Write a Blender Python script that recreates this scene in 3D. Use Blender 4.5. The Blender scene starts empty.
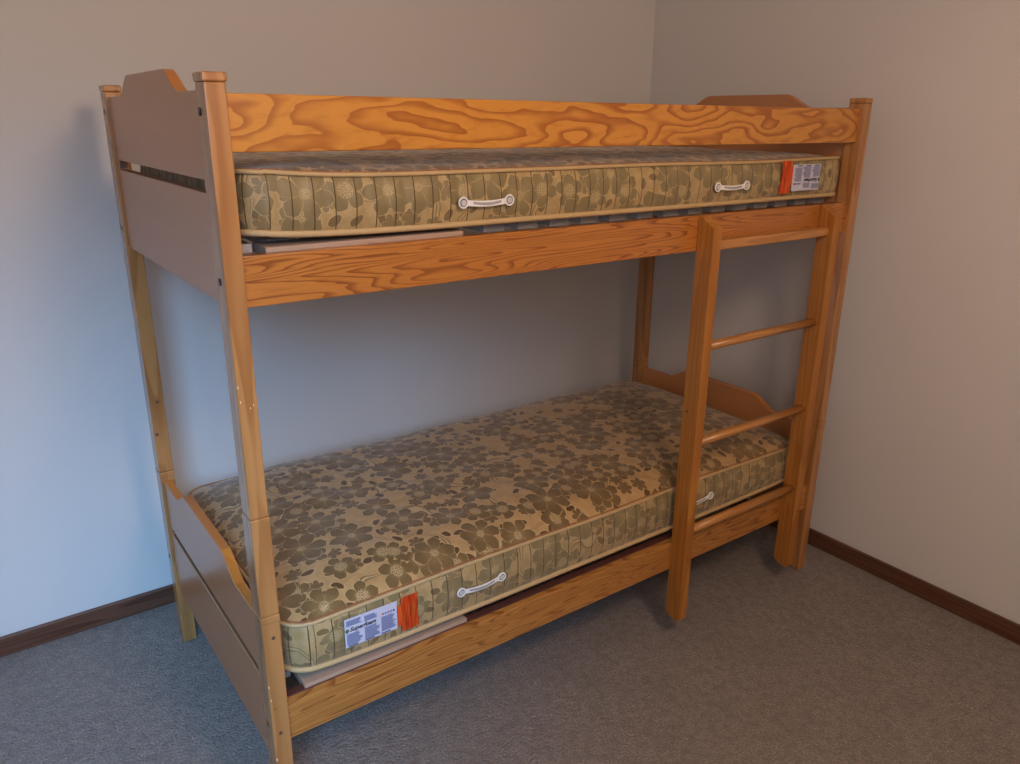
import bpy, bmesh, math, random
from mathutils import Vector, Matrix, noise
random.seed(7)
PI = math.pi
SC = bpy.context.scene
COL = SC.collection

# ------------------------------------------------------------------ camera
CAM = Vector((-0.3994, -1.4183, 1.5828))
yw, pt, rl = 0.6291, 0.3246, 0.0101
fw = Vector((math.sin(yw)*math.cos(pt), math.cos(yw)*math.cos(pt), -math.sin(pt)))
rt = Vector((math.cos(yw), -math.sin(yw), 0)); up = rt.cross(fw)
r2 = rt*math.cos(rl) + up*math.sin(rl); u2 = -rt*math.sin(rl) + up*math.cos(rl)
cd = bpy.data.cameras.new('camera'); cam = bpy.data.objects.new('camera', cd); COL.objects.link(cam)
m = Matrix((( r2.x, u2.x, -fw.x, CAM.x), (r2.y, u2.y, -fw.y, CAM.y), (r2.z, u2.z, -fw.z, CAM.z), (0, 0, 0, 1)))
cam.matrix_world = m
cd.sensor_width = 36; cd.sensor_fit = 'HORIZONTAL'; cd.lens = 784.27/1020*36; cd.clip_start = .02
SC.camera = cam

# ------------------------------------------------------------------ world, lights, exposure
w = bpy.data.worlds.new('world'); SC.world = w; w.use_nodes = True
w.node_tree.nodes['Background'].inputs[0].default_value = (.55, .7, 1, 1)
w.node_tree.nodes['Background'].inputs[1].default_value = .6
def area(name, loc, target, sx, sy, power, colr, spread=180):
    l = bpy.data.lights.new(name, 'AREA'); l.shape = 'RECTANGLE'; l.size = sx; l.size_y = sy
    l.energy = power; l.color = colr; l.spread = math.radians(spread)
    o = bpy.data.objects.new(name, l); COL.objects.link(o); o.location = loc
    o.rotation_euler = (Vector(target)-Vector(loc)).to_track_quat('-Z', 'Y').to_euler()
    return o
# daylight through the window behind the camera on the left
area('window_daylight', (-1.0, -2.04, 1.86), (-.10, 1.1, -.12), .9, .75, 9.8, (.22, .55, 1.0), 52)
area('added_left_fill', (-1.0, -2.05, 1.86), (-.3, 1.1, 1.6), .9, .75, 7, (.62, .78, 1.0))  # wide fill light added to lift the upper left wall
# the room's ceiling lamp, warm
l = bpy.data.lights.new('ceiling_lamp_light', 'POINT'); l.energy = 50; l.color = (1.0, .70, .50); l.shadow_soft_size = .20
o = bpy.data.objects.new('ceiling_lamp_light', l); COL.objects.link(o); o.location = (.32, -1.68, 2.24)
SC.view_settings.view_transform = 'Standard'; SC.view_settings.look = 'None'
SC.view_settings.gamma = 1; SC.view_settings.use_curve_mapping = False
SC.view_settings.exposure = 0.0

# ------------------------------------------------------------------ node helpers
class NT:
    def __init__(s, name):
        s.mat = bpy.data.materials.new(name); s.mat.use_nodes = True
        s.t = s.mat.node_tree; s.b = s.t.nodes['Principled BSDF']
    def n(s, typ, **kw):
        nd = s.t.nodes.new(typ)
        for k, v in kw.items(): setattr(nd, k, v)
        return nd
    def put(s, inp, v):
        if hasattr(v, 'is_output') or isinstance(v, bpy.types.NodeSocket): s.t.links.new(v, inp)
        else: inp.default_value = v
    def m(s, op, a, b=0.0, c=None, clamp=False):
        nd = s.n('ShaderNodeMath', operation=op, use_clamp=clamp)
        s.put(nd.inputs[0], a); s.put(nd.inputs[1], b)
        if c is not None: s.put(nd.inputs[2], c)
        return nd.outputs[0]
    def step(s, a, lo, hi):                      # smooth 0..1 between lo and hi
        nd = s.n('ShaderNodeMapRange', interpolation_type='SMOOTHSTEP')
        s.put(nd.inputs[0], a); s.put(nd.inputs[1], lo); s.put(nd.inputs[2], hi); return nd.outputs[0]
    def mix(s, f, a, b, blend='MIX'):
        nd = s.n('ShaderNodeMix', data_type='RGBA', blend_type=blend)
        s.put(nd.inputs[0], f)
        s.put(nd.inputs[6], a if not isinstance(a, tuple) else (*a, 1)); s.put(nd.inputs[7], b if not isinstance(b, tuple) else (*b, 1))
        return nd.outputs[2]
    def coord(s, kind='Object', scale=(1, 1, 1), loc=(0, 0, 0), rot=0):
        tc = s.n('ShaderNodeTexCoord'); mp = s.n('ShaderNodeMapping')
        mp.inputs['Scale'].default_value = scale; mp.inputs['Location'].default_value = loc; mp.inputs['Rotation'].default_value = (0, rot, 0)
        s.t.links.new(tc.outputs[kind], mp.inputs[0]); return mp.outputs[0]
    def noise(s, vec, scale, detail=2, rough=.5, dist=0, dim='3D'):
        nd = s.n('ShaderNodeTexNoise', noise_dimensions=dim); s.put(nd.inputs['Vector'], vec)
        nd.inputs['Scale'].default_value = scale; nd.inputs['Detail'].default_value = detail
        nd.inputs['Roughness'].default_value = rough; nd.inputs['Distortion'].default_value = dist
        return nd.outputs[0]
    def bump(s, h, strength=.3, dist=.001):
        nd = s.n('ShaderNodeBump'); nd.inputs['Strength'].default_value = strength; nd.inputs['Distance'].default_value = dist
        s.put(nd.inputs['Height'], h); s.t.links.new(nd.outputs[0], s.b.inputs['Normal'])
    def fin(s, colr, rough=.5, coat=0, spec=.5):
        s.put(s.b.inputs['Base Color'], colr if not isinstance(colr, tuple) else (*colr, 1))
        s.put(s.b.inputs['Roughness'], rough); s.b.inputs['Coat Weight'].default_value = coat
        s.b.inputs['Coat Roughness'].default_value = .2
        s.b.inputs['Specular IOR Level'].default_value = spec
        return s.mat

def plain(name, colr, rough=.6, var=.06, scale=60):
    t = NT(name); f = t.noise(t.coord(), scale, 3)
    c = t.mix(f, tuple(x*(1-var) for x in colr), tuple(min(1, x*(1+var)) for x in colr))
    return t.fin(c, rough)

# varnished pine: contour lines of a stretched noise give plain-sawn growth rings
def pine(name, light, dark, sc, N, seed, width=.45, soft=.12, rough=.33, detail=1.5, zig=.0, coat=.25, rot=0):
    t = NT(name)
    v = t.coord('Object', sc, (seed*3.1, seed*1.7, seed*.9), rot)
    a = t.noise(v, 1.0, detail, .45)
    if zig:
        v2 = t.coord('Object', tuple(q*4.2 for q in sc), (seed, seed, seed))
        a = t.m('ADD', a, t.m('MULTIPLY', t.m('SUBTRACT', t.noise(v2, 1, 1.5), .5), zig))
    fr = t.m('FRACT', t.m('MULTIPLY', a, N))
    up_ = t.step(fr, 1-width-soft*2.2, 1-soft*.5); dn = t.m('SUBTRACT', 1.0, t.step(fr, 1-soft*.5, 1.0))
    k = t.m('MULTIPLY', up_, dn)
    vf = t.coord('Object', tuple(q*9 for q in sc), (seed, 0, seed))
    fine = t.noise(vf, 1, 3, .6)
    big = t.noise(t.coord('Object', (2, 2, 2), (seed, 4, 1)), 1, 1)
    k2 = t.m('MULTIPLY', k, t.m('ADD', .45, big), clamp=True)
    c = t.mix(k2, light, dark)
    c = t.mix(t.m('MULTIPLY', t.step(fine, .45, .75), .35), c, dark)
    t.bump(k, .12, .0006)
    return t.fin(c, rough, coat)

M = {}
M['guard_pine'] = pine('varnished_pine_bold', (.58, .25, .038), (.34, .10, .012), (2.2, 5, 8.5), 14, 3.4, .34, .12, .3, 1.8, .10, .25, .5)
M['rail_pine'] = pine('varnished_pine_fine', (.47, .175, .032), (.22, .058, .009), (1.5, 7, 22), 21, 5.2, .30, .10, .33, 1.3, .05)
M['rail_pine_low'] = pine('varnished_pine_lower', (.46, .205, .048), (.24, .080, .016), (1.7, 7, 19), 18, 9.4, .30, .10, .33, 1.3, .05)
M['ladder'] = pine('ladder_pine', (.43, .175, .030), (.34, .122, .017), (10, 30, 1.4), 5, 3.3, .4, .2, .5, 1, 0, 0)
M['rung'] = pine('rung_pine', (.50, .235, .065), (.40, .165, .04), (1.4, 30, 30), 5, 4.3, .4, .2, .35, 1, 0)
M['post'] = pine('post_beech', (.46, .215, .070), (.34, .14, .040), (14, 14, 1.1), 5, 7.7, .4, .2, .26, 1, .05, .45)
M['panel'] = pine('panel_beech', (.47, .205, .080), (.455, .197, .076), (6, 2, 9), 4, 1.2, .4, .25, .30, 1, 0, .28)
M['edge'] = pine('panel_edge', (.55, .20, .035), (.45, .15, .025), (6, 2, 9), 4, 1.9, .4, .25, .35, 1, 0)
M['slat'] = plain('pale_slat_wood', (.38, .34, .32), .6, .12, 25)
M['slot_edge'] = plain('slot_edge_painted_shade', (.20, .09, .04), .6)  # shade inside the slots is painted into the edge colour
M['board'] = plain('pale_base_board', (.40, .27, .19), .6, .06, 25)
M['ledger'] = plain('ledger_wood_gap_shade', (.085, .028, .020), .55, .1, 25)  # bearer colour darkened to give the shade in the gap under the mattress
M['dark'] = plain('black_bolt', (.012, .011, .010), .45)
M['knot'] = plain('dark_knot', (.12, .05, .02), .6)
M['chip'] = plain('worn_chip', (.75, .58, .38), .6)
M['piping'] = plain('piping_tape', (.50, .35, .17), .6, .12, 220)
M['piping_dark'] = plain('piping_thread', (.30, .12, .045), .7, .1, 220)
M['strap_white'] = plain('white_strap', (.80, .78, .76), .45, .03)
M['strap_grey'] = plain('grey_strap_core', (.36, .35, .36), .6, .05, 400)
M['well'] = plain('dark_grommet_well', (.10, .09, .09), .5)
M['rivet'] = plain('metal_rivet', (.55, .55, .56), .35)
M['label'] = plain('label_cloth', (.56, .56, .66), .6, .05, 90)
M['ink'] = plain('label_ink_black', (.02, .02, .035), .6)
M['ink_blue'] = plain('label_ink_blue', (.20, .22, .36), .6, .2, 300)
M['ink_green'] = plain('label_ink_green', (.05, .13, .05), .6)
M['ink_red'] = plain('label_ink_red', (.55, .12, .12), .6)
M['ink_blue2'] = plain('label_ink_light_blue', (.08, .25, .62), .6)
M['ink_navy'] = plain('label_ink_navy', (.06, .07, .20), .6)

def orange_tag():
    t = NT('orange_tag_cloth'); v = t.coord('Object', (300, 10, 14))
    f = t.noise(v, 1, 2, .6); c = t.mix(t.step(f, .48, .66), (.88, .095, .012), (.90, .30, .06))
    c = t.mix(t.step(f, .42, .34), c, (.55, .035, .008))
    t.bump(f, .3, .001); return t.fin(c, .55)
M['tag'] = orange_tag()

# paint, carpet, baseboard
def wall_mat():
    t = NT('off_white_wall_paint'); v = t.coord()
    f = t.noise(v, 2.2, 3); g = t.noise(v, 220, 3, .6)
    c = t.mix(f, (.65, .63, .61), (.69, .67, .65)); t.bump(g, .06, .001); return t.fin(c, .75, 0, .3)
M['wall'] = wall_mat()
M['ceil'] = plain('white_ceiling_paint', (.8, .78, .75), .85, .02, 5)
def carpet_mat():
    t = NT('grey_loop_carpet'); v = t.coord()
    a = t.noise(v, 170, 3, .75); b = t.noise(v, 34, 4, .75); d = t.noise(v, 6, 3, .6)
    vo = t.n('ShaderNodeTexVoronoi'); vo.inputs['Scale'].default_value = 140; t.put(vo.inputs['Vector'], v)
    c = t.mix(t.step(a, .32, .68), (.21, .185, .172), (.38, .335, .305))
    c = t.mix(t.m('MULTIPLY', t.step(b, .42, .62), .62), c, (.20, .178, .166))
    c = t.mix(t.m('MULTIPLY', t.step(d, .35, .7), .22), c, (.19, .165, .152))
    c = t.mix(t.step(vo.outputs['Color'] if False else t.noise(v, 95, 2, .8), .67, .72), c, (.56, .51, .46))
    h = t.m('ADD', t.m('MULTIPLY', vo.outputs['Distance'], -.8), t.m('ADD', a, b))
    t.bump(h, .9, .005); return t.fin(c, .95, 0, .1)
M['carpet'] = carpet_mat()
M['base'] = pine('dark_stained_baseboard', (.135, .055, .03), (.085, .032, .017), (1.2, 1.2, 30), 6, 6.1, .4, .2, .4, 1, 0, .1)

# ------------------------------------------------------------------ floral ticking
def floral(name, side):
    t = NT(name)
    tc = t.n('ShaderNodeTexCoord'); uv = tc.outputs['UV']
    # slight warp so nothing is perfectly regular
    nd = t.n('ShaderNodeTexNoise'); t.put(nd.inputs['Vector'], uv); nd.inputs['Scale'].default_value = 22; nd.inputs['Detail'].default_value = 2
    sub = t.n('ShaderNodeVectorMath', operation='SUBTRACT'); t.put(sub.inputs[0], nd.outputs['Color']); sub.inputs[1].default_value = (.5, .5, .5)
    sc = t.n('ShaderNodeVectorMath', operation='SCALE'); t.put(sc.inputs[0], sub.outputs[0]); sc.inputs['Scale'].default_value = .011
    ad = t.n('ShaderNodeVectorMath', operation='ADD'); t.put(ad.inputs[0], uv); t.put(ad.inputs[1], sc.outputs[0])
    P = ad.outputs[0]
    def cells(cell, rnd, off):
        mp = t.n('ShaderNodeVectorMath', operation='ADD'); t.put(mp.inputs[0], P); mp.inputs[1].default_value = (off, off*1.7, 0)
        vo = t.n('ShaderNodeTexVoronoi', voronoi_dimensions='2D'); t.put(vo.inputs['Vector'], mp.outputs[0])
        vo.inputs['Scale'].default_value = 1/cell; vo.inputs['Randomness'].default_value = rnd
        d = t.n('ShaderNodeVectorMath', operation='SUBTRACT'); t.put(d.inputs[0], mp.outputs[0]); t.put(d.inputs[1], vo.outputs['Position'])
        # Position output is in the input's own units
        sp = t.n('ShaderNodeSeparateXYZ'); t.put(sp.inputs[0], d.outputs[0])
        cs = t.n('ShaderNodeSeparateColor'); t.put(cs.inputs[0], vo.outputs['Color'])
        x, y = sp.outputs[0], sp.outputs[1]
        r = t.m('SQRT', t.m('ADD', t.m('MULTIPLY', x, x), t.m('MULTIPLY', y, y)))
        th = t.m('ARCTAN2', y, x)
        return x, y, r, th, cs.outputs[0], cs.outputs[1]
    def flower(cell, rnd, off, R, petals, keep):
        x, y, r, th, c1, c2 = cells(cell, rnd, off)
        ang = t.m('ADD', t.m('MULTIPLY', th, petals/2), t.m('MULTIPLY', c1, 6.28))
        ab = t.m('POWER', t.m('ABSOLUTE', t.m('COSINE', ang)), .42)
        fr = t.m('ADD', t.m('MULTIPLY', t.m('ABSOLUTE', t.m('SINE', t.m('MULTIPLY', ang, 3.0))), -.05), t.m('ADD', .34, t.m('MULTIPLY', ab, .68)))
        RR = t.m('MULTIPLY', t.m('MULTIPLY', fr, R), t.m('ADD', .82, t.m('MULTIPLY', c2, .3)))
        q = t.m('SUBTRACT', RR, r)
        k = t.step(c2, 1-keep-.001, 1-keep) if keep < 1 else 1.0
        fill = t.m('MULTIPLY', t.step(q, -.0008, .0008), k)
        rim = t.m('MULTIPLY', t.m('MULTIPLY', t.step(q, -.0035, -.001), t.step(q, .0008, -.0008)), k)
        return fill, rim, r, ab
    fa, ra, rA, abA = flower(.140, .72, 0.37, .059, 6, .88)
    fb, rb, rB, abB = flower(.100, .8, 3.11, .042, 5, .72)
    fc, rc, rC, abC = flower(.066, .85, 7.7, .023, 6, .55)
    # small leaves
    x, y, r, th, c1, c2 = cells(.046, .85, 5.3)
    an = t.m('MULTIPLY', c1, 6.28); ca, sa = t.m('COSINE', an), t.m('SINE', an)
    lx = t.m('ADD', t.m('MULTIPLY', x, ca), t.m('MULTIPLY', y, sa)); ly = t.m('SUBTRACT', t.m('MULTIPLY', y, ca), t.m('MULTIPLY', x, sa))
    el = t.m('SQRT', t.m('ADD', t.m('POWER', t.m('ABSOLUTE', t.m('DIVIDE', lx, .0155)), 2.0), t.m('POWER', t.m('ABSOLUTE', t.m('DIVIDE', ly, .0085)), 2.0)))
    lk = t.step(c2, .42, .421)
    leaf = t.m('MULTIPLY', t.step(el, 1.08, .94), lk); lrim = t.m('MULTIPLY', t.m('MULTIPLY', t.step(el, 1.0, 1.12), t.step(el, 1.36, 1.2)), lk)
    # stems: thin contour of a slow noise
    ns = t.noise(P, 5.5, 1, .4); st = t.m('ABSOLUTE', t.m('SUBTRACT', ns, .5))
    stem_l = t.step(st, .0075, .004); stem_d = t.m('MULTIPLY', t.step(st, .0045, .0065), t.step(st, .014, .011))
    fine = t.noise(P, 420, 3, .7); mid = t.noise(P, 30, 3, .6)
    # colours of the weave itself
    if side: base, base2, pet, pet2, dk, lt = (.44, .315, .145), (.36, .25, .10), (.215, .165, .072), (.28, .21, .095), (.19, .125, .05), (.50, .38, .19)
    else: base, base2, pet, pet2, dk, lt = (.51, .32, .130), (.43, .265, .105), (.175, .105, .033), (.25, .16, .06), (.115, .056, .016), (.60, .43, .21)
    c = t.mix(t.step(mid, .35, .7), base, base2)
    c = t.mix(t.m('MULTIPLY', stem_d, .75), c, dk)
    c = t.mix(t.m('MULTIPLY', stem_l, .5), c, lt)
    c = t.mix(t.m('MULTIPLY', lrim, .45), c, lt)
    c = t.mix(leaf, c, dk)
    c = t.mix(t.m('MULTIPLY', rc, .5), c, lt)
    c = t.mix(fc, c, t.mix(t.step(fine, .3, .7), dk, pet2))
    c = t.mix(t.m('MULTIPLY', rb, .6), c, lt)
    pb = t.mix(t.step(rB, .006, .03), pet2, pet)
    sp2 = t.n('ShaderNodeTexVoronoi', voronoi_dimensions='2D', feature='DISTANCE_TO_EDGE'); t.put(sp2.inputs['Vector'], P); sp2.inputs['Scale'].default_value = 190
    dots = t.m('MULTIPLY', t.step(sp2.outputs['Distance'], .16, .08), t.step(rB, .019, .014))
    pb = t.mix(dots, pb, lt)
    c = t.mix(fb, c, pb)
    c = t.mix(t.m('MULTIPLY', ra, .6), c, lt)
    pa = t.mix(t.step(rA, .008, .045), pet2, pet)
    pa = t.mix(t.m('MULTIPLY', t.step(abA, .62, .42), t.step(rA, .045, .02)), pa, t.mix(.22, pet2, lt))   # veins between the petals
    pa = t.mix(t.m('MULTIPLY', t.step(rA, .014, .009), t.step(fine, .45, .55)), pa, lt)
    c = t.mix(fa, c, pa)
    c = t.mix(t.m('MULTIPLY', t.step(fine, .35, .8), .25), c, dk)
    if side:                                       # dark stitched thread in each quilting channel
        su = t.n('ShaderNodeSeparateXYZ'); t.put(su.inputs[0], uv)
        d = t.m('ABSOLUTE', t.m('SUBTRACT', t.m('FRACT', t.m('DIVIDE', su.outputs[0], .0435)), .5))
        c = t.mix(t.m('MULTIPLY', t.step(d, .462, .482), .95), c, (.055, .03, .015))
    h = t.m('ADD', t.m('MULTIPLY', fine, .5), t.m('ADD', t.m('MULTIPLY', fa, -.5), mid))
    t.bump(h, .35, .002)
    t.b.inputs['Sheen Weight'].default_value = .25
    return t.fin(c, .5 if not side else .48, 0, .4)
M['top_cloth'] = floral('floral_damask_top', False)
M['side_cloth'] = floral('floral_damask_side', True)

# ------------------------------------------------------------------ mesh helpers
def link(name, bm, mat, parent=None, smooth=False):
    me = bpy.data.meshes.new(name)
    off = parent_loc(parent) if parent else Vector((0, 0, 0))
    if off.length: bmesh.ops.translate(bm, verts=bm.verts, vec=-off)
    bm.to_mesh(me); bm.free()
    for mt in (mat if isinstance(mat, list) else [mat]): me.materials.append(mt)
    if smooth:
        for p in me.polygons: p.use_smooth = True
    o = bpy.data.objects.new(name, me); COL.objects.link(o)
    if parent: o.parent = parent
    return o
def parent_loc(p):
    v = Vector((0, 0, 0))
    while p: v += p.location; p = p.parent
    return v
def box(bm, a, b, bev=.002, seg=2):
    x0, y0, z0 = a; x1, y1, z1 = b
    r = bmesh.ops.create_cube(bm, size=1); vs = r['verts']
    for v in vs:
        v.co = Vector(((x0+x1)/2+v.co.x*(x1-x0), (y0+y1)/2+v.co.y*(y1-y0), (z0+z1)/2+v.co.z*(z1-z0)))
    if bev:
        es = list({e for v in vs for e in v.link_edges})
        bmesh.ops.bevel(bm, geom=es, offset=bev, segments=seg, profile=.5, affect='EDGES')
def boxbm(a, b, bev=.002, seg=2):
    bm = bmesh.new(); box(bm, a, b, bev, seg); return bm
def cyl(bm, c, axis, r, h, seg=20):
    q = Vector((0, 0, 1)).rotation_difference(Vector(axis)).to_matrix().to_4x4()
    bmesh.ops.create_cone(bm, cap_ends=True, segments=seg, radius1=r, radius2=r, depth=h, matrix=Matrix.Translation(c) @ q)
def cylbm(c, axis, r, h, seg=20):
    bm = bmesh.new(); cyl(bm, c, axis, r, h, seg); return bm
def prism(loop, holes, x0, x1, edge_mat=None):
    """outline in (y,z) with optional rectangular slot holes, thick from x0 to x1"""
    bm = bmesh.new()
    def ring(pts): 
        vs = [bm.verts.new((x0, p[0], p[1])) for p in pts]
        return [bm.edges.new((vs[i], vs[(i+1) % len(vs)])) for i in range(len(vs))]
    es = ring(loop)
    for h in holes: es += ring(h)
    bmesh.ops.triangle_fill(bm, use_beauty=True, use_dissolve=False, edges=es)
    bmesh.ops.recalc_face_normals(bm, faces=bm.faces)
    g = bmesh.ops.extrude_face_region(bm, geom=list(bm.faces))
    bmesh.ops.translate(bm, verts=[v for v in g['geom'] if isinstance(v, bmesh.types.BMVert)], vec=(x1-x0, 0, 0))
    bmesh.ops.recalc_face_normals(bm, faces=bm.faces)
    if edge_mat is not None:
        for f in bm.faces:
            if abs(f.normal.x) < .5: f.material_index = edge_mat
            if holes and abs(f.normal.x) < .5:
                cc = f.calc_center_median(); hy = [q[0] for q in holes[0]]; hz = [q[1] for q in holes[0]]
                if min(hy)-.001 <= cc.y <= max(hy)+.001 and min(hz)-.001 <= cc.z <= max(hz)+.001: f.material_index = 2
    # ease the sharp rim
    es = [e for e in bm.edges if len(e.link_faces) == 2 and e.calc_face_angle(0) > 1.2]
    bmesh.ops.bevel(bm, geom=es, offset=.002, segments=2, profile=.5, affect='EDGES')
    return bm
def empty(name, loc, label, cat, group=None):
    o = bpy.data.objects.new(name, None); COL.objects.link(o); o.location = loc; o.empty_display_size = .1
    o['label'] = label; o['category'] = cat
    if group: o['group'] = group
    return o
def struct(name, bm, mat, label):
    o = link(name, bm, mat); o['kind'] = 'structure'; o['label'] = label; o['category'] = name.split('_')[0]; return o

# ------------------------------------------------------------------ room
XL, XR, YF, YB, ZC = -2.0, 2.1812, -2.10, 1.1292, 2.45
T = .1
struct('floor', boxbm((XL-T, YF-T, -.1), (XR+T, YB+T, 0), 0), M['carpet'], 'grey brown carpet floor')
struct('ceiling', boxbm((XL-T, YF-T, ZC), (XR+T, YB+T, ZC+.1), 0), M['ceil'], 'white ceiling above the room')
struct('wall_back', boxbm((XL-T, YB, 0), (XR+T, YB+T, ZC), 0), M['wall'], 'long plain off-white wall behind the bunk bed')
struct('wall_right', boxbm((XR, YF-T, 0), (XR+T, YB, ZC), 0), M['wall'], 'plain off-white wall at the right end of the bunk bed')
struct('wall_left', boxbm((XL-T, YF-T, 0), (XL, YB, ZC), 0), M['wall'], 'plain off-white wall on the left')
wx0, wx1, wz0, wz1 = -1.5, -.5, 1.40, 2.30
bm = bmesh.new()
box(bm, (XL, YF-T, 0), (wx0, YF, ZC), 0); box(bm, (wx1, YF-T, 0), (XR, YF, ZC), 0)
box(bm, (wx0, YF-T, 0), (wx1, YF, wz0), 0); box(bm, (wx0, YF-T, wz1), (wx1, YF, ZC), 0)
struct('wall_front', bm, M['wall'], 'off-white wall behind the camera with a window')
bm = bmesh.new()
for a, b in (((wx0, YF-.08, wz0), (wx0+.05, YF-.02, wz1)), ((wx1-.05, YF-.08, wz0), (wx1, YF-.02, wz1)), ((wx0+.05, YF-.08, wz0), (wx1-.05, YF-.02, wz0+.05)),
             ((wx0+.05, YF-.08, wz1-.05), (wx1-.05, YF-.02, wz1)), ((-1.02, YF-.08, wz0+.05), (-.98, YF-.02, wz1-.05))): box(bm, a, b, .003)
struct('window_1', bm, M['ceil'], 'white window frame behind the camera')
BH = .0648
def skirt(name, a, b, lab):
    bm = boxbm(a, b, .003); struct(name, bm, M['base'], lab)
skirt('baseboard_back', (XL, YB-.014, 0), (XR, YB, BH), 'dark brown baseboard along the back wall')
skirt('baseboard_right', (XR-.014, YF, 0), (XR, YB-.014, BH), 'dark brown baseboard along the right wall')
skirt('baseboard_left', (XL, YF, 0), (XL+.014, YB-.014, BH), 'dark brown baseboard along the left wall')

# ------------------------------------------------------------------ bunk bed
L, W, TX, TY, H = 2.0, .9156, .0395, .055, 1.6514
ZJ = .593
bed = empty('bunk_bed', (L/2, W/2, 0), 'orange varnished pine bunk bed with two bunks, standing against the off-white walls', 'bunk bed')

def chamfer_foot(x0, y0, x1, y1, z0, z1):
    bm = bmesh.new(); box(bm, (x0, y0, z0), (x1, y1, z1), 0)
    for v in bm.verts:
        pass
    es = [e for e in bm.edges if all(abs(v.co.z-z0) < 1e-6 for v in e.verts)]
    bmesh.ops.bevel(bm, geom=es, offset=.008, segments=1, affect='EDGES')
    es = [e for e in bm.edges if abs((e.verts[0].co-e.verts[1].co).normalized().z) > .9]
    bmesh.ops.bevel(bm, geom=es, offset=.003, segments=2, profile=.5, affect='EDGES')
    return bm
def post(x0, y0, front, left):
    H = 1.6514 if front or left else 1.641
    x1, y1 = x0+TX, y0+TY
    lo = link('lower_post', chamfer_foot(x0, y0, x1, y1, 0, ZJ-.018), M['post'], bed)
    c = .0011 if left else .0004
    link('post_collar', boxbm((x0-c, y0-c, ZJ-.018), (x1+c, y1+c, ZJ-.001), .0025), M['post'], lo)
    zs = ZJ
    if front and left:                          # the near post is spliced above the joint
        upp = link('upper_post', boxbm((x0+.001, y0+.001, .820), (x1-.001, y1-.001, H-.0155), .003), M['post'], bed)
        link('post_splice', boxbm((x0, y0, ZJ), (x1, y1, .8195), .0025), M['post'], upp)
    else:
        upp = link('upper_post', boxbm((x0, y0, ZJ), (x1, y1, H-.0155), .003), M['post'], bed)
    link('post_cap', boxbm((x0-c, y0-c, H-.0155), (x1+c, y1+c, H), .003), M['post'], upp)
    # bolts seen on the outer end faces
    ex = -1 if left else 1
    bx = x0 if left else x1
    yb = y0+.030
    for z in (1.588, 1.295):
        link('bolt', cylbm((bx, yb+(.008 if z > 1.5 and front else 0), z), (1, 0, 0), .0070, .0010, 24), M['dark'], upp)
    link('bolt', cylbm((bx, yb, .303), (1, 0, 0), .0070, .0010, 24), M['dark'], lo)
    ks = []
    if front and left: ks = [(lo, .022, .538, .0042), (lo, .017, .292, .0045), (lo, .010, .36, .0018)]
    elif left: ks = [(upp, .021, .809, .0050), (upp, .008, .712, .0050), (lo, .012, .30, .0042)]
    for p, dx, z, r in ks:
        link('peg_hole', cylbm((x0+dx, y0, z), (0, 1, 0), r, .0016, 12), M['knot'], p)
    if front and left:
        for dx, z, s in ((.006, 1.07, .002), (.004, 1.10, .0022), (.030, 1.06, .0016), (.004, .385, .002), (.002, .42, .0022), (.0235, 1.055, .0014), (.003, .225, .003)):
            bm = bmesh.new(); bmesh.ops.create_icosphere(bm, subdivisions=1, radius=1)
            for v in bm.verts: v.co = Vector((v.co.x*s*.6+x0+dx, v.co.y*.0006+y0+.0008 if z > .82 else v.co.y*.0006+y0, v.co.z*s*1.6+z))
            link('paint_chip', bm, M['chip'], upp if z > .82 else lo)
post(0, 0, True, True); post(0, W-TY, False, True); post(L-TX, 0, True, False); post(L-TX, W-TY, False, False)

def smoothstep(a): a = max(0, min(1, a)); return a*a*(3-2*a)
def panel_loop(zb, zs, zt, ya, yb_):
    """flat shoulder, short S-slope up to a flat raised centre"""
    pts = [(ya, zb), (yb_, zb)]
    N = 10
    yc0, yc1 = .715, .622
    pts.append((yb_, zs))
    for i in range(N+1):
        k = i/N; y = yc0+(yc1-yc0)*k; pts.append((y, zs+(zt-zs)*(.55*k+.45*smoothstep(k))))
    for i in range(N+1):
        k = 1-i/N; y = (W-yc0)+((W-yc1)-(W-yc0))*k; pts.append((y, zs+(zt-zs)*(.55*k+.45*smoothstep(k))))
    pts.append((ya, zs))
    return pts
def slot(z0, z1, ya=.082, yb_=.842, r=.006):
    return [(ya, z0), (yb_, z0), (yb_, z1), (ya, z1)]
for xx in (.007, L-.007-.023):
    for nm, zb, zs, zt, s0, s1 in (('upper_end_panel', 1.248, 1.6235, 1.6665, 1.449, 1.4715), ('lower_end_panel', .195, .566, .6115, .400, .4205)):
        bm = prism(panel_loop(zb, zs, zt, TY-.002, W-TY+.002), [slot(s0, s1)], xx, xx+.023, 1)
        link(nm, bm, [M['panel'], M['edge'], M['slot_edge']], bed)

# rails
link('guard_rail', boxbm((TX-.001, .015, 1.5211), (L-TX+.001, .036, 1.619), .0025), M['guard_pine'], bed)
for nm, z0, z1, mt in (('upper_side_rail', 1.2451, 1.3405, 'rail_pine'), ('lower_side_rail', .2543, .3487, 'rail_pine_low')):
    link(nm, boxbm((TX-.001, .012, z0), (L-TX+.001, .034, z1), .0022), M[mt], bed)
    link(nm, boxbm((TX-.001, W-.034, z0), (L-TX+.001, W-.012, z1), .0022), M[mt], bed)
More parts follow.
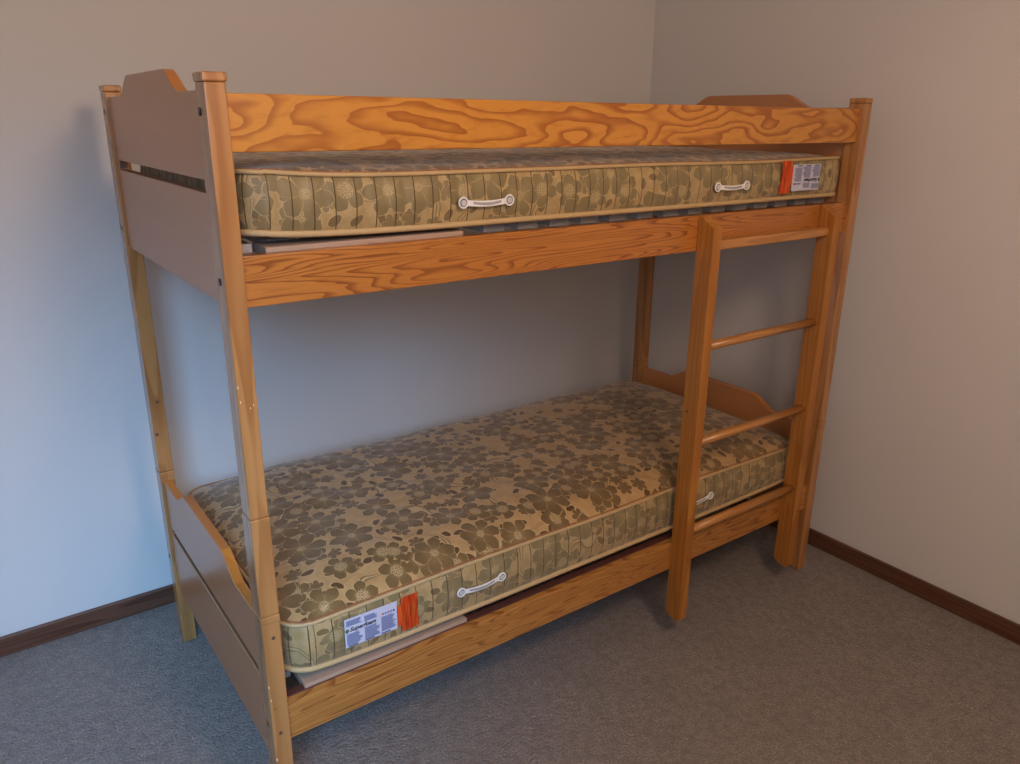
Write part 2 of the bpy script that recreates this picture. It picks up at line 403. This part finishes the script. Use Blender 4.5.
# slatted bases
for tag_, zt in (('upper', 1.3545), ('lower', .3720)):
    for y0, y1 in ((.0345, .058), (W-.058, W-.0345)):
        link('slat_bearer', boxbm((.045, y0, zt-.060), (L-.045, y1, zt-.0225), .002), M['ledger'], bed)
    # wide pale board at the left end, just behind the rail
    bt = zt-.0055 if tag_ == 'upper' else zt-.0135
    link('base_board', boxbm((.092, .0365, bt-.018), (.53, .115, bt), .0015), M['board'], bed)
    xs = [.052] + [.125+i*.097 for i in range(19)]
    for i, x in enumerate(xs):
        wd = .058 if i else .028
        near = .1155 if .06 < x < .52 else (.076 if tag_ == 'upper' else .092)
        if x < .53 < x+wd: near = .1155
        tilt = -.020 if i == 0 else 0
        link('slat', boxbm((x, near, zt-.0195), (x+wd, W-.040, zt-.002), .0015), M['slat'], bed)

# ------------------------------------------------------------------ ladder
lad = empty('bunk_ladder', (1.54, -.02, .09), 'pine ladder hooked on the front rails of the bunk bed at its right end', 'ladder')
def stile(x):
    x1 = x+.0345; yf, yb2 = -.045, .0112
    pts = [(yf, .098), (yf, 1.309), (yf+.004, 1.314), (yf+.012, 1.318), (yb2-.010, 1.340), (yb2, 1.342), (yb2, .112), (yb2-.012, .098), (yf+.008, .0905)]
    bm = prism(pts, [], x, x1)
    return link('stile', bm, M['ladder'], lad)
s1, s2 = stile(1.260), stile(1.811)
for z in (.976, .682, .391):
    bm = bmesh.new(); cyl(bm, (1.553, -.017, z), (1, 0, 0), .0145, .520, 24)
    bm2 = bm
    for v in bm2.verts: v.co.z = z+(v.co.z-z)*.90
    link('rung', bm2, M['rung'], lad, True)
# flat top cross bar
link('cross_bar', boxbm((1.294, -.030, 1.249), (1.8115, .0105, 1.275), .004, 3), M['rung'], lad)
link('peg_hole', cylbm((1.260, -.006, .786), (1, 0, 0), .0042, .0012, 12), M['knot'], s1)
for x, s in ((1.260, s1), (1.811, s2)):
    for z in (.31,):
        link('screw', cylbm((x+.017, -.0450, z), (0, 1, 0), .0035, .0014, 12), M['knot'], s)

# ------------------------------------------------------------------ mattresses
def rrect(x0, y0, x1, y1, r, step=.0058):
    pts = []; s = 0.0
    def lin(a, b, nrm):
        n = max(1, round((Vector(b)-Vector(a)).length/step))
        for i in range(n): pts.append((Vector(a).lerp(Vector(b), i/n), Vector(nrm)))
    def arc(c, a0):
        n = max(4, round(r*PI/2/step))
        for i in range(n):
            a = a0+PI/2*i/n; pts.append((Vector((c[0]+r*math.cos(a), c[1]+r*math.sin(a))), Vector((math.cos(a), math.sin(a)))))
    lin((x0+r, y0), (x1-r, y0), (0, -1)); arc((x1-r, y0+r), -PI/2)
    lin((x1, y0+r), (x1, y1-r), (1, 0)); arc((x1-r, y1-r), 0)
    lin((x1-r, y1), (x0+r, y1), (0, 1)); arc((x0+r, y1-r), PI/2)
    lin((x0, y1-r), (x0, y0+r), (-1, 0)); arc((x0+r, y0+r), PI)
    return pts
def tube(path, nrms, r, seg=8, squash=1.0, vert=Vector((0, 0, 1))):
    bm = bmesh.new(); rings = []
    for p, n in zip(path, nrms):
        n3 = Vector((n.x, n.y, 0))
        rings.append([bm.verts.new(p + n3*(r*math.cos(2*PI*k/seg)*squash) + vert*(r*math.sin(2*PI*k/seg))) for k in range(seg)])
    for i in range(len(rings)):
        a, b = rings[i], rings[(i+1) % len(rings)]
        for k in range(seg): bm.faces.new((a[k], b[k], b[(k+1) % seg], a[(k+1) % seg]))
    bmesh.ops.recalc_face_normals(bm, faces=bm.faces)
    return bm

def mattress(z0, z1, x0, x1, y0, y1, crown, lift_b, lift_t, seed, flip, label, rlift=1.0):
    root = empty('mattress', ((x0+x1)/2, (y0+y1)/2, z0), label, 'mattress', None)
    R = .06 if not flip else .046
    per = rrect(x0, y0, x1, y1, R); n = len(per)
    cum = [0.0]
    for i in range(1, n): cum.append(cum[-1]+(per[i][0]-per[i-1][0]).length)
    tot = cum[-1]+(per[0][0]-per[-1][0]).length
    def corner(p):                              # 1 at a corner, 0 along the sides
        dx = min(p.x-x0, x1-p.x); dy = min(p.y-y0, y1-p.y)
        return math.exp(-(max(0, dx)+max(0, dy))/.10)*(1 if p.x < (x0+x1)/2 else rlift)
    def wob(s, a, f): return a*noise.noise(Vector((s*f, seed*3.3, a*40)))
    zb = [z0+.007+lift_b*corner(p)+wob(cum[i], .0014, 3) for i, (p, _) in enumerate(per)]
    zt = [z1+lift_t*corner(p)+wob(cum[i]+50, .007, 2.4) for i, (p, _) in enumerate(per)]
    # side border, puffed between stitched channels
    ch = .0435
    bm = bmesh.new(); uvl = bm.loops.layers.uv.new('UVMap'); rows = 15; cols = []
    for i, (p, nr) in enumerate(per):
        s = cum[i]; fr = (s/ch+.5) % 1.0        # stitch at fr = 0
        puff = abs(math.sin(PI*fr))**.45
        col = []
        for j in range(rows+1):
            t = j/rows; bulge = .0085*math.sin(PI*t)**.6
            pf = .0055*puff*math.sin(PI*t)**.5
            wr = .0022*noise.noise(Vector((s*38, t*3.0, seed)))*math.sin(PI*t)
            q = p+nr*((bulge+pf)*(1-.55*abs(nr.x))+wr-.004)
            col.append(bm.verts.new((q.x, q.y, zb[i]+(zt[i]-zb[i])*t)))
        cols.append(col)
    for i in range(n):
        a, b = cols[i], cols[(i+1) % n]
        sa = cum[i]; sb = cum[i+1] if i+1 < n else tot
        for j in range(rows):
            f = bm.faces.new((a[j], b[j], b[j+1], a[j+1]))
            for lp, (ss, tt) in zip(f.loops, ((sa, j), (sb, j), (sb, j+1), (sa, j+1))): lp[uvl].uv = (ss+seed, tt/rows*(z1-z0)+seed*.3)
    link('side_border', bm, M['side_cloth'], root, True)
    # quilted top and the flat underside
    cx, cy = (x0+x1)/2, (y0+y1)/2
    def sheet(name, zedge, sgn, crownh, nring):
        bm = bmesh.new(); uvl = bm.loops.layers.uv.new('UVMap'); rings = []
        ks = [1-(q/nring)**1.5*.985 for q in range(nring+1)]
        hx, hy = (x1-x0)/2, (y1-y0)/2
        for k in ks:
            ring = []
            for i, (p, nr) in enumerate(per):
                # inset evenly from the edge near the rim, shrink towards the middle line
                x = cx+(p.x-cx)*k; y = cy+(p.y-cy)*k
                d = 1-k
                dedge = min((x-x0), (x1-x), 9), min((y-y0), (y1-y), 9)
                de = (1-math.exp(-max(0, dedge[0])/.085))*(1-math.exp(-max(0, dedge[1])/.055))
                w = noise.noise(Vector((x*9, y*9, seed)))*.004+noise.noise(Vector((x*24, y*24, seed+3)))*.0028
                ze = zedge[i]*(k**3)+(sum(zedge)/n)*(1-k**3)
                ring.append(bm.verts.new((x, y, ze+sgn*(crownh*de+w*de*(1 if sgn > 0 else .3)))))
            rings.append(ring)
        for a, b in zip(rings[:-1], rings[1:]):
            for i in range(n):
                j = (i+1) % n
                f = bm.faces.new((a[i], a[j], b[j], b[i]) if sgn > 0 else (a[i], b[i], b[j], a[j]))
        f = bm.faces.new(rings[-1] if sgn > 0 else rings[-1][::-1])
        for f in bm.faces:
            for lp in f.loops: lp[uvl].uv = (lp.vert.co.x+seed*1.31, lp.vert.co.y*sgn+seed)
        return link(name, bm, M['top_cloth'], root, True)
    sheet('top_panel', zt, 1, crown, 46)
    sheet('bottom_panel', zb, -1, .004, 10)
    nr = [a[1] for a in per]
    for zs_, nm, up_ in ((zt, 'top_piping', 1), (zb, 'bottom_piping', -1)):
        path = [Vector((p.x, p.y, 0))+Vector((q.x, q.y, 0))*.001+Vector((0, 0, z)) for (p, q), z in zip(per, zs_)]
        pip = link(nm, tube(path, nr, .0046 if up_ > 0 else .0066, 10, 1.0), M['piping'], root, True)
        path2 = [v+Vector((-q.x, -q.y, 0))*.0062+Vector((0, 0, up_*.0040)) for v, q in zip(path, nr)]
        link('piping_seam', tube(path2, nr, .0021, 6), M['piping_dark'], pip, True)
    # things sewn on the front face; local frame: u to the right, v up, drawn for the unflipped mattress
    xc = (x0+x1)/2; zc = (z0+z1)/2+.011; yf = y0-.0115
    sg = -1 if flip else 1
    def fx(u): return xc+sg*(u-1.0)
    def fz(v): return zc+sg*v
    def fbox(u0, v0, u1, v1, ya, yb, bev=.0004):
        a, b = sorted((fx(u0), fx(u1))); c, d = sorted((fz(v0), fz(v1)))
        return boxbm((a, ya, c), (b, yb, d), bev, 1)
    for u0, u1 in (((.507, .631), (1.320, 1.444)) if not flip else ((1+xc-.643, 1+xc-.522), (1+xc-1.463, 1+xc-1.342))):
        h = bmesh.new(); N = 22; zc_h = (z0+z1)/2+(-.005 if flip else .010)
        xa, xb = fx(u0), fx(u1)
        def strap(bm, hw, off, th):
            prev = None
            for i in range(N+1):
                k = i/N; x = xa+(xb-xa)*k; y = yf-.003-off-.007*math.sin(PI*k)**.7
                sag = -.004*math.sin(PI*k)
                # tapers out into the round ends
                hh = hw
                cur = [bm.verts.new((x, yy, zc_h+sag+s*hh)) for yy in (y, y-th) for s in (-1, 1)]
                if prev:
                    for a, b in ((0, 1), (1, 3), (3, 2), (2, 0)): bm.faces.new((prev[a], prev[b], cur[b], cur[a]))
                else: bm.faces.new((cur[0], cur[1], cur[3], cur[2]))
                prev = cur
            bm.faces.new((prev[0], prev[2], prev[3], prev[1]))
            bmesh.ops.recalc_face_normals(bm, faces=bm.faces)
        strap(h, .0062, 0, .0022)
        hd = link('handle', h, M['strap_white'], root)
        h2 = bmesh.new(); xa, xb = fx(u0+.017), fx(u1-.017); strap(h2, .0026, .0034, .0014)
        for v in h2.verts: v.co.y += .0004
        link('handle_core', h2, M['strap_grey'], hd)
        for xx in (fx(u0), fx(u1)):
            b3 = bmesh.new()
            path = [Vector((xx+.0108*math.cos(a), yf-.0075, zc_h+.0108*math.sin(a))) for a in [2*PI*i/28 for i in range(28)]]
            rings = []
            for i, p in enumerate(path):
                a = 2*PI*i/28; nrm = Vector((math.cos(a), 0, math.sin(a)))
                rings.append([b3.verts.new(p+nrm*.0024*math.cos(b)+Vector((0, .0024*math.sin(b), 0))) for b in [2*PI*k/8 for k in range(8)]])
            for i in range(28):
                A, B = rings[i], rings[(i+1) % 28]
                for k in range(8): b3.faces.new((A[k], B[k], B[(k+1) % 8], A[(k+1) % 8]))
            bmesh.ops.recalc_face_normals(b3, faces=b3.faces)
            link('grommet', b3, M['strap_white'], hd, True)
            link('grommet_well', cylbm((xx, yf-.0062, zc_h), (0, 1, 0), .0100, .0040, 24), M['well'], hd)
            link('rivet', cylbm((xx, yf-.0068, zc_h), (0, 1, 0), .0066, .0050, 20), M['rivet'], hd)
    # maker's label
    lu0, lu1, lv0, lv1 = .194, .328, -.034, .042
    lb = link('label', fbox(lu0, lv0, lu1, lv1, yf-.0035, yf-.0020), M['label'], root)
    p = bmesh.new()
    def bar(bm, u0, v0, u1, v1, d=.0008):
        a, b = sorted((fx(u0), fx(u1))); c, e = sorted((fz(v0), fz(v1))); box(bm, (a, yf-.0035-d, c), (b, yf-.0034, e), 0)
    rnd = random.Random(4)
    for u0, u1, v0, v1 in ((.198, .238, -.026, .002), (.243, .282, -.026, .004), (.286, .324, -.026, .014), (.198, .240, .024, .037), (.243, .280, .020, .034)):
        v = v1; p = bmesh.new()
        while v > v0:
            bar(p, u0, v-.0016, u0+(u1-u0)*rnd.uniform(.72, 1), v); v -= .0025
        link('printed_text', p, M['ink_blue'], lb)
    for u0 in (.201, .243, .285):
        p = bmesh.new(); bar(p, u0, -.0318, u0+.024, -.0290)
        link('printed_bar', p, M['ink_navy'], lb)
    cu = bpy.data.curves.new('lettering', 'FONT'); cu.body = 'Superfoam'; cu.size = .0150; cu.shear = .35; cu.offset = .0003; cu.extrude = .0003; cu.space_character = 1.02
    to = bpy.data.objects.new('lettering', cu); COL.objects.link(to)
    dg = bpy.context.evaluated_depsgraph_get(); me = bpy.data.meshes.new_from_object(to.evaluated_get(dg)); bpy.data.objects.remove(to)
    bm = bmesh.new(); bm.from_mesh(me)
    for v in bm.verts:
        a = v.co; v.co = Vector((fx(.2055+a.x), yf-.0042-a.z, fz(.0075+a.y)))
    link('lettering', bm, M['ink'], lb)
    bm = bmesh.new()                              # small leaf mark before the name
    for k, (du, dv, rr) in enumerate(((0, 0, .0026), (.0030, .0034, .0024), (-.0028, .0036, .0022), (.0002, .0062, .0018))):
        vs = [bm.verts.new((fx(.1990+du+rr*math.cos(a)), yf-.0046, fz(.0085+dv+rr*1.3*math.sin(a)))) for a in [2*PI*i/10 for i in range(10)]]
        bm.faces.new(vs)
    link('leaf_mark', bm, M['ink_green'], lb)
    for i, nm in enumerate(('ink_red', 'ink_blue2', 'ink_red', 'ink_blue2', 'ink_navy')):
        p = bmesh.new(); bar(p, .288+i*.0072, .019, .293+i*.0072, .0235); link('printed_square', p, M[nm], lb)
    # folded orange tag next to the label
    link('orange_hang_tag', fbox(.330, -.030, .337, .026, yf-.0040, yf-.0025), M['tag'], root)
    bm = bmesh.new(); tu0, tu1, tv0, tv1 = .3375, .3835, -.046, .047; nx = 24; grid = []
    for i in range(nx+1):
        u = tu0+(tu1-tu0)*i/nx; rowv = []
        for j in range(9):
            v = tv0+(tv1-tv0)*j/8; y = yf-.0045-.0022*math.sin(i/nx*PI*4)**2-.001*noise.noise(Vector((i*.7, j*.4, seed)))
            rowv.append(bm.verts.new((fx(u+.002*math.sin(j*.8+seed)), y, fz(v))))
        grid.append(rowv)
    for i in range(nx):
        for j in range(8): bm.faces.new((grid[i][j], grid[i+1][j], grid[i+1][j+1], grid[i][j+1]))
    bmesh.ops.solidify(bm, geom=list(bm.faces), thickness=.0012)
    bmesh.ops.recalc_face_normals(bm, faces=bm.faces)
    link('care_tag', bm, M['tag'], root)
    return root
mattress(.3730, .511, .063, 1.934, .042, .882, .054, .018, -.005, 1.0, False,
         'floral green and gold mattress lying on the lower bunk with its whole top showing')
mattress(1.3568, 1.474,   .058, 1.954, .042, .882, .020, .016, .016, 2.0, True,
         'floral green and gold mattress on the upper bunk behind the guard rail', 0.0)
